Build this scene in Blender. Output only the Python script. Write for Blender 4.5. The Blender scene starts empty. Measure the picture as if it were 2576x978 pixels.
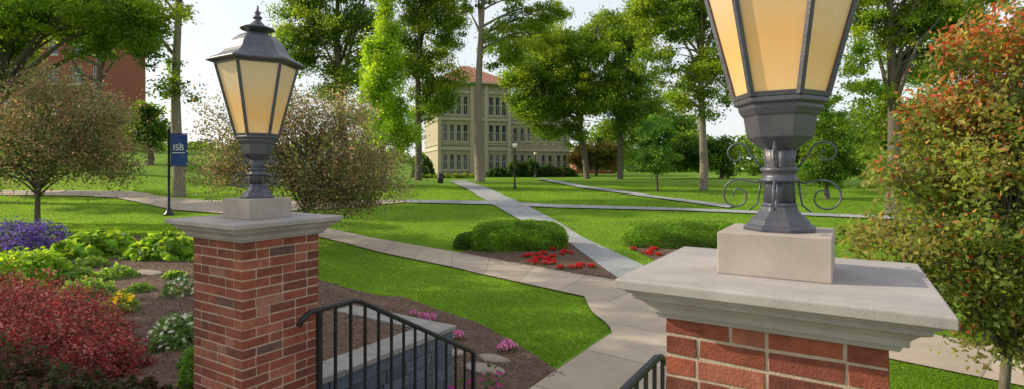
import bpy, math, random
import numpy as np
from mathutils import Vector, Matrix
rng=np.random.default_rng(7); random.seed(7)
scene=bpy.context.scene
scene.view_settings.view_transform='Standard'; scene.view_settings.look='None'; scene.view_settings.exposure=0
# datum: z=0 is eye level at the top of the steps. All lengths in metres.
F=1350.0
U=Vector((.848,-.53,0)); V=Vector((.53,.848,0))
YAW=math.atan2(-.53,.848)
def S(a): a=np.clip(a,0,1); return a*a*(3-2*a)
def gz(X,Y):
    X=np.asarray(X,float);Y=np.asarray(Y,float)
    b=np.interp(Y,[0,14,20,25,32,42,55,75,200],[-2.75,-2.75,-2.55,-2.3,-1.95,-1.6,-1.3,-1.1,-1.0])
    s=.848*X-.53*Y;t=.53*X+.848*Y
    w=.3+np.maximum(0,-s-5)
    rise=.85*S((-4.05-s)/.3)*(1-S((t-4.75)/w))*(1-S((Y-14)/12))
    hill=3.4*S((Y-40)/28)*S((-X-18)/16)
    return b+rise+hill
def ground(px,py):  # px, py are image pixel coordinates, cast along the view ray
    """back-projected image pixel -> point on the terrain"""
    a=(px-1288)/F; d=(py-425)/F
    Ys=np.geomspace(3,300,4000); g=gz(a*Ys,Ys); hit=np.nonzero(-d*Ys<=g)[0]
    Y=Ys[hit[0]] if len(hit) else 300
    return Vector((a*Y,Y,float(gz(a*Y,Y))))
def at(px,py,Y): return Vector(((px-1288)*Y/F,Y,(425-py)*Y/F))
def st(s,t,z=0): return Vector((U.x*s+V.x*t,U.y*s+V.y*t,z))

# ---------------- materials
MATS={}
def mat(name,col=(.5,.5,.5),rough=.7,metal=0,noise=0,nscale=8,col2=None,bump=0,bscale=60,emit=None,spec=.4,attr=False,stretch=None):
    if name in MATS: return MATS[name]
    m=bpy.data.materials.new(name); m.use_nodes=True; nt=m.node_tree; N=nt.nodes; L=nt.links
    b=N['Principled BSDF']; b.inputs['Roughness'].default_value=rough; b.inputs['Metallic'].default_value=metal
    b.inputs['Specular IOR Level'].default_value=spec
    tc=N.new('ShaderNodeTexCoord'); co=tc.outputs['Object']
    if stretch:
        mp=N.new('ShaderNodeMapping'); mp.inputs['Scale'].default_value=stretch; L.new(co,mp.inputs[0]); co=mp.outputs[0]
    c=None
    if attr:
        a=N.new('ShaderNodeAttribute'); a.attribute_name='Col'; c=a.outputs['Color']
    if noise or col2:
        n=N.new('ShaderNodeTexNoise'); n.inputs['Scale'].default_value=nscale; n.inputs['Detail'].default_value=6; n.inputs['Roughness'].default_value=.65
        L.new(co,n.inputs['Vector'])
        r=N.new('ShaderNodeMapRange'); r.inputs[1].default_value=.3; r.inputs[2].default_value=.7; L.new(n.outputs['Fac'],r.inputs[0])
        mx=N.new('ShaderNodeMix'); mx.data_type='RGBA'; L.new(r.outputs[0],mx.inputs[0])
        if attr:
            mx.blend_type='MULTIPLY'; L.new(c,mx.inputs[6]); mx.inputs[7].default_value=(1-noise,1-noise,1-noise,1)
        else:
            mx.inputs[6].default_value=(*col,1); c2=col2 or tuple(x*(1-noise) for x in col); mx.inputs[7].default_value=(*c2,1)
        c=mx.outputs[2]
    if c is not None: L.new(c,b.inputs['Base Color'])
    else: b.inputs['Base Color'].default_value=(*col,1)
    if bump:
        n2=N.new('ShaderNodeTexNoise'); n2.inputs['Scale'].default_value=bscale; n2.inputs['Detail'].default_value=5; L.new(co,n2.inputs['Vector'])
        bp=N.new('ShaderNodeBump'); bp.inputs['Strength'].default_value=bump; bp.inputs['Distance'].default_value=.01
        L.new(n2.outputs['Fac'],bp.inputs['Height']); L.new(bp.outputs[0],b.inputs['Normal'])
    MATS[name]=m; return m
def leafmat(name,mult,fac):
    m=bpy.data.materials.new(name); m.use_nodes=True; nt=m.node_tree; N=nt.nodes; L=nt.links
    b=N['Principled BSDF']; b.inputs['Roughness'].default_value=.55; b.inputs['Specular IOR Level'].default_value=.25
    a=N.new('ShaderNodeAttribute'); a.attribute_name='Col'
    tr=N.new('ShaderNodeBsdfTranslucent'); g=N.new('ShaderNodeMix'); g.data_type='RGBA'; g.blend_type='MULTIPLY'; g.inputs[0].default_value=1
    g.inputs[7].default_value=(*mult,1); L.new(a.outputs['Color'],g.inputs[6]); L.new(g.outputs[2],tr.inputs['Color'])
    L.new(a.outputs['Color'],b.inputs['Base Color'])
    mx=N.new('ShaderNodeMixShader'); mx.inputs[0].default_value=fac
    L.new(b.outputs[0],mx.inputs[1]); L.new(tr.outputs[0],mx.inputs[2]); L.new(mx.outputs[0],N['Material Output'].inputs['Surface'])
    return m
LEAF=leafmat('foliage',(2.9,2.5,1.0),.52)
PETAL=leafmat('tinted_foliage',(1.4,1.4,1.3),.4)
ORNL=leafmat('bronze_foliage',(2.1,2.0,1.3),.5)
BARK=mat('bark',(.17,.14,.11),.9,noise=.6,nscale=6,bump=.8,bscale=25,stretch=(4,4,.7))
BARKL=mat('bark_light',(.30,.25,.19),.9,noise=.55,nscale=5,bump=.8,bscale=22,stretch=(4,4,.7))
STONE=mat('limestone',(.40,.37,.36),.85,noise=.40,nscale=3.5,bump=.15,bscale=140)
STONE2=mat('limestone_block',(.43,.37,.33),.85,noise=.28,nscale=6,bump=.10,bscale=140)
MORTAR=mat('mortar',(.50,.39,.30),.95,noise=.3,nscale=30,bump=.4,bscale=200)
BRICK=mat('brick',rough=.85,attr=True,noise=.5,nscale=24,bump=.5,bscale=160)
BRONZE=mat('weathered_bronze',(.065,.078,.11),.42,metal=.35,col2=(.125,.115,.13),nscale=9,bump=.15,bscale=80)
BLACK=mat('black_paint',(.012,.014,.017),.38,noise=.3,nscale=30,bump=.15,bscale=150)

# ---------------- object helpers
def link(o): scene.collection.objects.link(o); return o
def thing(name,label,cat,loc,yaw=0,group=None):
    o=bpy.data.objects.new(name,None); o.empty_display_size=.2; o.location=loc; o.rotation_euler=(0,0,yaw)
    o['label']=label;o['category']=cat
    if group:o['group']=group
    return link(o)
def single(name,me,label,cat,loc=(0,0,0),yaw=0,group=None):
    o=bpy.data.objects.new(name,me); o.location=loc;o.rotation_euler=(0,0,yaw); o['label']=label;o['category']=cat
    if group:o['group']=group
    return link(o)
def part(th,name,me,label=None,bevel=0):
    o=bpy.data.objects.new(name,me); o.parent=th
    if label:o['label']=label
    if bevel:
        m=o.modifiers.new('b','BEVEL'); m.width=bevel; m.segments=2; m.limit_method='ANGLE'
    return link(o)
def structure(name,me,kind='structure'):
    o=bpy.data.objects.new(name,me); o['kind']=kind; return link(o)
class MB:
    def __init__(s): s.v=[];s.f=[];s.m=[];s.c=[]
    def add(s,vs,fs,mi=0,col=(1,1,1)):
        k=len(s.v); s.v+=[tuple(v) for v in vs]; s.f+=[tuple(k+i for i in f) for f in fs]; s.m+=[mi]*len(fs); s.c+=[col]*len(vs)
    def box(s,a,b,M=None,mi=0,col=(1,1,1),jit=0):
        x0,y0,z0=a;x1,y1,z1=b
        vs=[Vector(p) for p in [(x0,y0,z0),(x1,y0,z0),(x1,y1,z0),(x0,y1,z0),(x0,y0,z1),(x1,y0,z1),(x1,y1,z1),(x0,y1,z1)]]
        if jit: vs=[v+Vector([random.uniform(-jit,jit) for _ in range(3)]) for v in vs]
        if M is not None: vs=[M@v for v in vs]
        s.add(vs,[(3,2,1,0),(4,5,6,7),(0,1,5,4),(1,2,6,5),(2,3,7,6),(3,0,4,7)],mi,col)
    def tube(s,pts,rads,n=8,mi=0):
        pts=[Vector(p) for p in pts]
        if not hasattr(rads,'__len__'): rads=[rads]*len(pts)
        vs=[];ref=None
        for i,p in enumerate(pts):
            d=(pts[min(i+1,len(pts)-1)]-pts[max(i-1,0)]).normalized()
            if ref is None: ref=Vector((1,0,0)) if abs(d.x)<.8 else Vector((0,1,0))
            a=(ref-d*ref.dot(d)).normalized(); ref=a; b=d.cross(a)
            for j in range(n):
                t=2*math.pi*j/n; vs.append(p+(a*math.cos(t)+b*math.sin(t))*rads[i])
        fs=[]
        for i in range(len(pts)-1):
            for j in range(n):
                k=(j+1)%n; fs.append((i*n+j,i*n+k,(i+1)*n+k,(i+1)*n+j))
        fs.append(tuple(range(n))[::-1]); fs.append(tuple((len(pts)-1)*n+j for j in range(n)))
        s.add(vs,fs,mi)
    def lathe(s,prof,n=24,mi=0,rot=0,c=(0,0,0),flute=0,fn=8):
        vs=[];fs=[]
        for r,z in prof:
            for j in range(n):
                t=rot+2*math.pi*j/n; rr=r*(1+flute*math.cos(fn*t)); vs.append((c[0]+rr*math.cos(t),c[1]+rr*math.sin(t),c[2]+z))
        m=len(prof)
        for i in range(m-1):
            for j in range(n):
                k=(j+1)%n; fs.append((i*n+j,i*n+k,(i+1)*n+k,(i+1)*n+j))
        fs.append(tuple(range(n))[::-1]); fs.append(tuple((m-1)*n+j for j in range(n)))
        s.add(vs,fs,mi)
    def mesh(s,name,mats,smooth=False,color=False):
        me=bpy.data.meshes.new(name); me.from_pydata(s.v,[],s.f)
        for m in mats: me.materials.append(m)
        me.polygons.foreach_set('material_index',s.m)
        if smooth: me.polygons.foreach_set('use_smooth',[True]*len(s.f))
        if color:
            ca=me.color_attributes.new('Col','FLOAT_COLOR','POINT')
            ca.data.foreach_set('color',np.array([(*c,1) for c in s.c],dtype=np.float32).ravel())
        me.update(); return me
def quads_mesh(name,V4,col,m,nv=4):
    n=len(V4); me=bpy.data.meshes.new(name)
    me.vertices.add(n*nv); me.vertices.foreach_set('co',V4.reshape(-1).astype(np.float32))
    me.loops.add(n*nv); me.loops.foreach_set('vertex_index',np.arange(n*nv,dtype=np.int32))
    me.polygons.add(n); me.polygons.foreach_set('loop_start',np.arange(0,n*nv,nv,dtype=np.int32)); me.polygons.foreach_set('loop_total',np.full(n,nv,dtype=np.int32))
    me.materials.append(m); me.update(calc_edges=True)
    ca=me.color_attributes.new('Col','FLOAT_COLOR','POINT')
    c=np.ones((n,nv,4),np.float32); c[:,:,:3]=col[:,None,:]; ca.data.foreach_set('color',c.ravel())
    me.validate(); return me
def unit(a): return a/np.maximum(np.linalg.norm(a,axis=1,keepdims=True),1e-6)
def leaf_quads(P,size,up=.5,aspect=.55,out=None):
    n=len(P); N=unit(rng.normal(size=(n,3))+np.array([0,0,up])+(0 if out is None else out))
    T=unit(np.cross(N,rng.normal(size=(n,3)))); B=np.cross(N,T); s=(size*rng.uniform(.6,1.3,n))[:,None]
    return np.stack([P+T*s,P+B*s*aspect+N*s*.15,P-T*s,P-B*s*aspect+N*s*.15],1)
def pick(cols,n,w=None):
    cols=np.array(cols,float); w=None if w is None else np.array(w)/sum(w); return cols[rng.choice(len(cols),n,p=w)]
def crown(lobes,K,n,leaf,r,cols,w=None,up=.5,shell=2.2,flat=.6,topcol=None,lm=None):
    vol=np.array([l[3]*l[4]*l[5] for l in lobes])**.8; li=rng.choice(len(lobes),K,p=vol/vol.sum())
    L=np.array(lobes)[li]; d=unit(rng.normal(size=(K,3))); rad=rng.uniform(0,1,K)**(1/shell)
    C=L[:,:3]+d*rad[:,None]*L[:,3:6]
    cr=r*rng.uniform(.5,1.45,K)
    ci=rng.choice(K,n,p=cr**2/(cr**2).sum())
    g=rng.normal(size=(n,3))*.5; P=C[ci]+g*cr[ci][:,None]*np.array([1,1,flat])
    base=pick(cols,K,w)*rng.uniform(.72,1.3,(K,1))
    col=base[ci]*rng.uniform(.75,1.25,(n,1))
    if topcol is not None:
        z=(P[:,2]-P[:,2].min())/(np.ptp(P[:,2])+1e-6)
        if len(topcol)>2: cb=np.where(rng.uniform(size=K)<.3,2.6,.2)[ci]; pr=topcol[1]*cb*(.08+2.6*z**3)
        else: pr=topcol[1]*rng.uniform(.2,1.8,K)[ci]
        k=rng.uniform(size=n)<pr; col[k]=pick(topcol[0],k.sum())*rng.uniform(.7,1.3,(k.sum(),1))
    return C,quads_mesh('crown_leaves',leaf_quads(P,leaf,up),col,lm or LEAF)
GREEN=[(.095,.17,.02),(.13,.21,.025),(.06,.125,.02),(.15,.23,.03)]
DARK=[(.045,.095,.02),(.065,.12,.025),(.035,.075,.018)]
BRIGHT=[(.17,.25,.028),(.13,.22,.022),(.22,.29,.035),(.09,.17,.02)]
MID=[(.10,.18,.022),(.075,.145,.022),(.13,.20,.03)]
def tree(label,base,Y,tr,top,lobes,K,n,leaf,r,cols,name='deciduous_tree',cat='tree',bark=None,w=None,nb=12,up=.5,shell=2.2,topcol=None,flat=.6,stem=None,lm=None):
    b=base.copy(); th=thing(name,label,cat,b)
    Ls=[]
    for l in lobes:
        p=at(l[0],l[1],Y)-b; k=Y/F; dy=l[4] if len(l)>4 else 0
        Ls.append((p.x,p.y+dy,p.z,l[2]*k,l[2]*k*.9,l[3]*k))
    C,me=crown(Ls,K,n,leaf,r,cols,w,up,shell,flat,topcol,lm)
    T=at(top[0],top[1],Y)-b
    mb=MB(); pts=[];m=9
    for i in range(m):
        f=i/(m-1); wob=tr*.5*math.sin(f*5+b.x)*(f>0)*(f<1)
        pts.append(Vector((T.x*f+wob,T.y*f+wob*.5,T.z*f-(.15 if i==0 else 0))))
    rad=[tr*(1.35 if i==0 else 1.08 if i==1 else 1)*(1-.72*(i/(m-1))**1.2) for i in range(m)]
    pts.insert(1,pts[0].lerp(pts[1],.12)); rad.insert(1,tr*1.08); rad[0]=tr*1.5
    mb.tube(pts,rad,10)
    idx=rng.choice(K,min(nb,K),replace=False)
    for i in idx:
        c=Vector(C[i]); f=random.uniform(.35,.95) if stem is None else random.uniform(stem,.98); a=Vector((T.x*f,T.y*f,T.z*f))
        if c.z<a.z-.5: 
            f=max(.25,min(f,(c.z/max(T.z,.1))*.9)); a=T*f
        d=(c-a); mid=a+d*.5+Vector((random.uniform(-.1,.1),random.uniform(-.1,.1),.12))*d.length
        r0=tr*(1-.72*f**1.2)*.55
        mb.tube([a,a.lerp(mid,.5)+Vector((0,0,.02*d.length)),mid,c],[r0,r0*.75,r0*.5,r0*.15],6)
    part(th,'trunk',mb.mesh('trunk',[bark or BARK],True)); part(th,'crown',me)
    return th
def shrub_mesh(rad,n,leaf,cols,p=2.0,w=None,up=.6,lump=.12,shellk=.25,top=None,lm=None):
    d=unit(rng.normal(size=(n,3))); d[:,2]=np.abs(d[:,2])*1.0-.12
    k=(np.abs(d)**p).sum(1)**(-1/p)
    a=np.arctan2(d[:,1],d[:,0]); lu=1+lump*np.sin(a*5+d[:,2]*7)*np.cos(d[:,2]*9+a*3)+lump*.5*np.sin(a*11+2)
    q=d*k[:,None]*lu[:,None]*(1-shellk*rng.uniform(0,1,n)**1.8)[:,None]
    P=q*np.array(rad); P[:,2]=np.maximum(P[:,2],.01)
    col=pick(cols,n,w)*rng.uniform(.65,1.3,(n,1))*(1+.25*np.sin(a*6+q[:,2]*8))[:,None]
    if top is not None:
        kk=(d[:,2]>top[2])&(rng.uniform(size=n)<top[1]); col[kk]=pick(top[0],kk.sum())*rng.uniform(.8,1.2,(kk.sum(),1))
    return quads_mesh('shrub_leaves',leaf_quads(P,leaf,up,out=unit(d)*.9),col,lm or LEAF)

# ---------------- terrain
def arr(*segs): return np.unique(np.round(np.concatenate([np.arange(a,b,c) for a,b,c in segs]),4))
xs=arr((-1600,-80,80),(-80,-14,1.2),(-14,10,.2),(10,80,1.2),(80,1700,80))
ys=arr((-400,-10,40),(-10,3,1),(3,22,.2),(22,100,1),(100,2500,80))
def grid_mesh(name,X,Y,Z,m,uv=None):
    h,w=X.shape; me=bpy.data.meshes.new(name)
    vs=np.stack([X,Y,Z],-1).reshape(-1,3); i=np.arange(h*w).reshape(h,w)
    q=np.stack([i[:-1,:-1],i[:-1,1:],i[1:,1:],i[1:,:-1]],-1).reshape(-1,4)
    me.vertices.add(len(vs)); me.vertices.foreach_set('co',vs.ravel().astype(np.float32))
    me.loops.add(q.size); me.loops.foreach_set('vertex_index',q.ravel().astype(np.int32))
    me.polygons.add(len(q)); me.polygons.foreach_set('loop_start',np.arange(0,q.size,4,dtype=np.int32)); me.polygons.foreach_set('loop_total',np.full(len(q),4,dtype=np.int32))
    me.polygons.foreach_set('use_smooth',np.ones(len(q),bool))
    me.update(calc_edges=True)
    if uv is not None:
        l=me.uv_layers.new(name='UVMap'); l.data.foreach_set('uv',uv.reshape(-1,2)[q.ravel()].ravel().astype(np.float32))
    me.materials.append(m); return me
def lawnmat():
    m=bpy.data.materials.new('lawn'); m.use_nodes=True; nt=m.node_tree;N=nt.nodes;L=nt.links;b=N['Principled BSDF']; b.inputs['Roughness'].default_value=.9; b.inputs['Specular IOR Level'].default_value=.1
    tc=N.new('ShaderNodeTexCoord')
    def nz(sc,d=5):
        n=N.new('ShaderNodeTexNoise'); n.inputs['Scale'].default_value=sc; n.inputs['Detail'].default_value=d; n.inputs['Roughness'].default_value=.7; L.new(tc.outputs['Object'],n.inputs['Vector'])
        r=N.new('ShaderNodeMapRange'); r.inputs[1].default_value=.32; r.inputs[2].default_value=.68; L.new(n.outputs['Fac'],r.inputs[0]); return n,r
    def mix(f,a,c,bt='MIX'):
        x=N.new('ShaderNodeMix'); x.data_type='RGBA'; x.blend_type=bt
        if isinstance(f,float): x.inputs[0].default_value=f
        else: L.new(f,x.inputs[0])
        for i,v in ((6,a),(7,c)):
            if isinstance(v,tuple): x.inputs[i].default_value=v
            else: L.new(v,x.inputs[i])
        return x.outputs[2]
    n1,r1=nz(.25); n2,r2=nz(1.5); n3,r3=nz(26,8)
    c=mix(r1.outputs[0],(.095,.195,.014,1),(.18,.29,.024,1)); c=mix(r2.outputs[0],c,(.095,.185,.014,1)); 
    c=mix(r3.outputs[0],c,(1.25,1.2,1.15,1),'MULTIPLY')
    L.new(c,b.inputs['Base Color'])
    bp=N.new('ShaderNodeBump'); bp.inputs['Strength'].default_value=.5; bp.inputs['Distance'].default_value=.03; L.new(n3.outputs['Fac'],bp.inputs['Height']); L.new(bp.outputs[0],b.inputs['Normal'])
    return m
LAWN=lawnmat()
X,Y=np.meshgrid(xs,ys); structure('ground',grid_mesh('ground',X,Y,gz(X,Y),LAWN))
def pathmat(name,c1,c2,joint):
    m=bpy.data.materials.new(name); m.use_nodes=True; nt=m.node_tree;N=nt.nodes;L=nt.links;b=N['Principled BSDF']; b.inputs['Roughness'].default_value=.85
    uv=N.new('ShaderNodeUVMap'); tc=N.new('ShaderNodeTexCoord')
    n=N.new('ShaderNodeTexNoise'); n.inputs['Scale'].default_value=1.6;n.inputs['Detail'].default_value=9;n.inputs['Roughness'].default_value=.7;L.new(tc.outputs['Object'],n.inputs['Vector'])
    r=N.new('ShaderNodeMapRange'); r.inputs[1].default_value=.3;r.inputs[2].default_value=.7; L.new(n.outputs['Fac'],r.inputs[0])
    x=N.new('ShaderNodeMix');x.data_type='RGBA';x.inputs[6].default_value=(*c1,1);x.inputs[7].default_value=(*c2,1);L.new(r.outputs[0],x.inputs[0])
    sx=N.new('ShaderNodeSeparateXYZ');L.new(uv.outputs[0],sx.inputs[0])
    d=N.new('ShaderNodeMath');d.operation='DIVIDE';d.inputs[1].default_value=joint;L.new(sx.outputs[0],d.inputs[0])
    fr=N.new('ShaderNodeMath');fr.operation='FRACT';L.new(d.outputs[0],fr.inputs[0])
    lt=N.new('ShaderNodeMath');lt.operation='LESS_THAN';lt.inputs[1].default_value=.018;L.new(fr.outputs[0],lt.inputs[0])
    y=N.new('ShaderNodeMix');y.data_type='RGBA';L.new(lt.outputs[0],y.inputs[0]);L.new(x.outputs[2],y.inputs[6]);y.inputs[7].default_value=(.2,.17,.13,1)
    fl=N.new('ShaderNodeMath');fl.operation='FLOOR';L.new(d.outputs[0],fl.inputs[0])
    wn=N.new('ShaderNodeTexWhiteNoise');wn.noise_dimensions='1D';L.new(fl.outputs[0],wn.inputs['W'])
    mr=N.new('ShaderNodeMapRange');mr.inputs[3].default_value=.86;mr.inputs[4].default_value=1.08;L.new(wn.outputs['Value'],mr.inputs[0])
    z=N.new('ShaderNodeVectorMath');z.operation='SCALE';L.new(y.outputs[2],z.inputs[0]);L.new(mr.outputs[0],z.inputs['Scale'])
    L.new(z.outputs[0],b.inputs['Base Color'])
    n2=N.new('ShaderNodeTexNoise');n2.inputs['Scale'].default_value=70;L.new(tc.outputs['Object'],n2.inputs['Vector'])
    bp=N.new('ShaderNodeBump');bp.inputs['Strength'].default_value=.3;bp.inputs['Distance'].default_value=.01;L.new(n2.outputs['Fac'],bp.inputs['Height']);L.new(bp.outputs[0],b.inputs['Normal'])
    return m
CONC=pathmat('warm_concrete',(.46,.375,.29),(.34,.275,.215),1.5); CONC2=pathmat('grey_concrete',(.33,.335,.34),(.25,.255,.26),1.8)
MULCH=mat('mulch',(.16,.095,.065),.95,col2=(.07,.042,.03),nscale=9,bump=1,bscale=45)
POLYS=[]
def sheet(name,A,B,m,off,nu=90,nv=8,kind='structure',block=True):
    A=np.array([(p[0],p[1]) for p in A],float);B=np.array([(p[0],p[1]) for p in B],float)
    C=(A+B)/2; d=np.r_[0,np.cumsum(np.linalg.norm(np.diff(C,axis=0),axis=1))]
    u=np.linspace(0,d[-1],nu); a=np.stack([np.interp(u,d,A[:,k]) for k in (0,1)],-1); b=np.stack([np.interp(u,d,B[:,k]) for k in (0,1)],-1)
    v=np.linspace(0,1,nv); G=a[:,None,:]*(1-v)[None,:,None]+b[:,None,:]*v[None,:,None]
    Z=gz(G[...,0],G[...,1])+off+.0012*np.maximum(G[...,1],0)
    uv=np.stack([np.repeat(u[:,None],nv,1),np.repeat(v[None],nu,0)],-1)
    me=grid_mesh(name,G[...,0],G[...,1],Z,m,uv)
    if me.polygons[0].normal.z<0: me.flip_normals()
    if block: POLYS.append(np.concatenate([A,B[::-1]]))
    return structure(name,me,kind)
g=ground
sheet('mulch_bed',[g(-300,606),g(0,602),g(250,596),g(490,594),g(650,640),g(810,708),g(1010,748),g(1210,818),g(1330,885),g(1430,955),st(-3.36,6.2)],
      [(-12,2.5),(-9,2.5),(-6,2.6),(-4.6,3.2),(-3.4,3.8),(-2.8,4.0),(-2.2,4.2),(-1.9,4.4),st(-3.37,3.6),st(-3.37,4.6),st(-3.37,5.6)],MULCH,.012,nu=260,nv=70)
sheet('mulch_bed',[g(1165,632),g(1300,618),g(1425,606),g(1555,700)],[g(1160,642),g(1300,668),g(1430,692),g(1550,708)],MULCH,.012,nu=60,nv=16)
sheet('mulch_bed',[g(1560,612),g(1700,600),g(1900,605)],[g(1650,655),g(1760,690),g(1930,720)],MULCH,.012,nu=60,nv=16)
sheet('sidewalk',[g(560,530),g(700,554),g(870,585),g(1150,636),g(1560,708),(7.9,7.9),(14,2)],[g(560,545),g(680,572),g(815,600),g(1150,676),g(1470,748),(6.5,6.7),(12.6,.8)],CONC,.022,nu=160)
sheet('sidewalk',[st(-3.35,4.3),st(-3.34,7.9),g(1540,841),g(1534,826),g(1520,811),g(1503,799),g(1488,785),g(1478,768),g(1470,748)],
      [st(-.9,4.3),st(-.9,7.6),st(-.88,8.1),st(-.84,8.3),st(-.78,8.6),st(-.7,8.8),st(-.5,9.1),st(-.2,9.35),st(.2,9.6)],CONC,.026,nu=120,nv=14)
sheet('footpath',[g(1130,458),g(1240,515),g(1300,550),g(1405,592),g(1558,704)],[g(1168,456),g(1330,520),g(1400,557),g(1470,600),g(1730,716)],CONC2,.026,nu=120)
sheet('footpath',[g(1010,503),g(1230,506),g(1400,515),g(1700,524),g(2100,539),g(2700,562)],[g(1010,510),g(1230,515),g(1400,523),g(1700,530),g(2100,546),g(2700,572)],CONC2,.03,nu=120)
sheet('footpath',[g(1365,452),g(1480,472),g(1650,494),g(1850,519)],[g(1350,454),g(1460,475),g(1640,498),g(1832,524)],CONC2,.034)
sheet('footpath',[g(-400,481),g(0,482),g(200,482),g(330,484),g(450,500),g(560,506),g(800,506),g(1010,503)],[g(-400,489),g(0,491),g(200,493),g(290,498),g(430,528),g(560,538),g(800,528),g(1010,511)],CONC,.026,nu=140)

# ---------------- landing and steps
mb=MB(); mb.box((-4.1,-4,-3.0),(.1,2.95,-1.87)); lm_=mb.mesh('landing',[STONE2])
o=structure('landing_path',lm_); o.rotation_euler=(0,0,YAW)
mb2=MB()
for i in range(4): mb2.box((-3.44,2.953+.3*i,-3.0),(-.8,2.95+.3*(i+1),-1.87-.175*(i+1)))
single('stone_steps',mb2.mesh('steps',[STONE2]),'pale stone steps leading down between brick pillars','steps',yaw=YAW)

# ---------------- brick pillars
def brick_col():
    r=random.random()
    if r<.04: c=(.16,.085,.075)
    elif r<.17: c=(.21,.065,.045)
    elif r<.45: c=(.27,.074,.045)
    elif r<.82: c=(.33,.09,.05)
    elif r<.95: c=(.37,.125,.075)
    else: c=(.40,.18,.125)
    k=random.uniform(.82,1.14); return tuple(x*k for x in c)
def pillar(c,zb,label):
    base=Vector((c[0],c[1],zb)); th=thing('brick_pillar',label,'pillar',base,YAW,'brick pillars beside the steps')
    mb=MB(); zt=-.49-zb; h=.3065
    mb.box((-h,-h,0),(h,h,zt),mi=0)
    ch=.0677; n=int(zt/ch); T=.31
    z=zt-.004
    for k in range(n):
        z1=z; z0=z-.0572; z-=ch
        seqs=[[.2,.095,.195],[.095,.2,.195],[.2,.2,.09]]
        for sd in range(4):
            M=Matrix.Rotation(sd*math.pi/2,4,'Z')
            if k%2: M=M@Matrix.Diagonal((-1,1,1,1))
            x=-T
            for wd in seqs[(k//2+sd+(k%2))%3]:
                o=random.uniform(-.0012,.0012)
                a=(x,-T+o,z0); b=(x+wd,-.21,z1)
                k0=len(mb.f); mb.box(a,b,M,1,brick_col(),.0018)
                if k%2: mb.f[k0:]=[f[::-1] for f in mb.f[k0:]]
                x+=wd+.010
    part(th,'brick_shaft',mb.mesh('shaft',[MORTAR,BRICK],color=True),bevel=.002)
    mb=MB(); z=-.36-zb
    def ring(prof):
        vs=[];fs=[]
        for r,zz in prof:
            vs+= [(-r,-r,zz),(r,-r,zz),(r,r,zz),(-r,r,zz)]
        for i in range(len(prof)-1):
            for j in range(4): kk=(j+1)%4; fs.append((i*4+j,i*4+kk,i*4+4+kk,i*4+4+j))
        fs.append((3,2,1,0)); q=4*(len(prof)-1); fs.append((q,q+1,q+2,q+3)); mb.add(vs,fs)
    ring([(.332,z-.137),(.340,z-.118),(.352,z-.118),(.354,z-.098),(.374,z-.078),(.398,z-.068),(.398,z-.050),(.412,z-.050),(.416,z-.042),(.432,z-.036),(.442,z-.034),(.442,z-.006),(.437,z)])
    part(th,'stone_cap',mb.mesh('cap',[STONE]),bevel=.003)
    mb=MB(); mb.box((-.172,-.172,z+.0),(.172,.172,z+.145)); part(th,'plinth_block',mb.mesh('block',[STONE2]),bevel=.004)
    return th
CL=(-1.93,4.07); CR=(.948,1.915)
pillar(CL,-2.0,'red brick pillar with stone cap beside planted bed')
pillar(CR,-2.78,'red brick pillar with stone cap beside stair rail')

# ---------------- lantern
def glassmat():
    m=bpy.data.materials.new('amber_glass'); m.use_nodes=True; nt=m.node_tree;N=nt.nodes;L=nt.links;b=N['Principled BSDF']
    tc=N.new('ShaderNodeTexCoord'); sx=N.new('ShaderNodeSeparateXYZ'); L.new(tc.outputs['Object'],sx.inputs[0])
    r=N.new('ShaderNodeMapRange'); r.inputs[1].default_value=.45;r.inputs[2].default_value=1.0; L.new(sx.outputs[2],r.inputs[0])
    n=N.new('ShaderNodeTexNoise'); n.inputs['Scale'].default_value=4; n.inputs['Detail'].default_value=4; L.new(tc.outputs['Object'],n.inputs['Vector'])
    ad=N.new('ShaderNodeMath'); ad.operation='MULTIPLY_ADD'; L.new(n.outputs['Fac'],ad.inputs[0]); ad.inputs[1].default_value=.45; L.new(r.outputs[0],ad.inputs[2])
    cr=N.new('ShaderNodeValToRGB'); e=cr.color_ramp.elements; e[0].position=.2;e[0].color=(.76,.50,.24,1);e[1].position=1.0;e[1].color=(.54,.41,.25,1)
    x=cr.color_ramp.elements.new(.55); x.color=(.66,.38,.145,1)
    L.new(ad.outputs[0],cr.inputs[0]); L.new(cr.outputs[0],b.inputs['Base Color']); L.new(cr.outputs[0],b.inputs['Emission Color']); b.inputs['Emission Strength'].default_value=.20
    b.inputs['Roughness'].default_value=.28; b.inputs['Specular IOR Level'].default_value=.55
    n2=N.new('ShaderNodeTexNoise');n2.inputs['Scale'].default_value=25;L.new(tc.outputs['Object'],n2.inputs['Vector'])
    bp=N.new('ShaderNodeBump');bp.inputs['Strength'].default_value=.12;bp.inputs['Distance'].default_value=.01;L.new(n2.outputs['Fac'],bp.inputs['Height']);L.new(bp.outputs[0],b.inputs['Normal'])
    return m
GLASS=glassmat()
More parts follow.
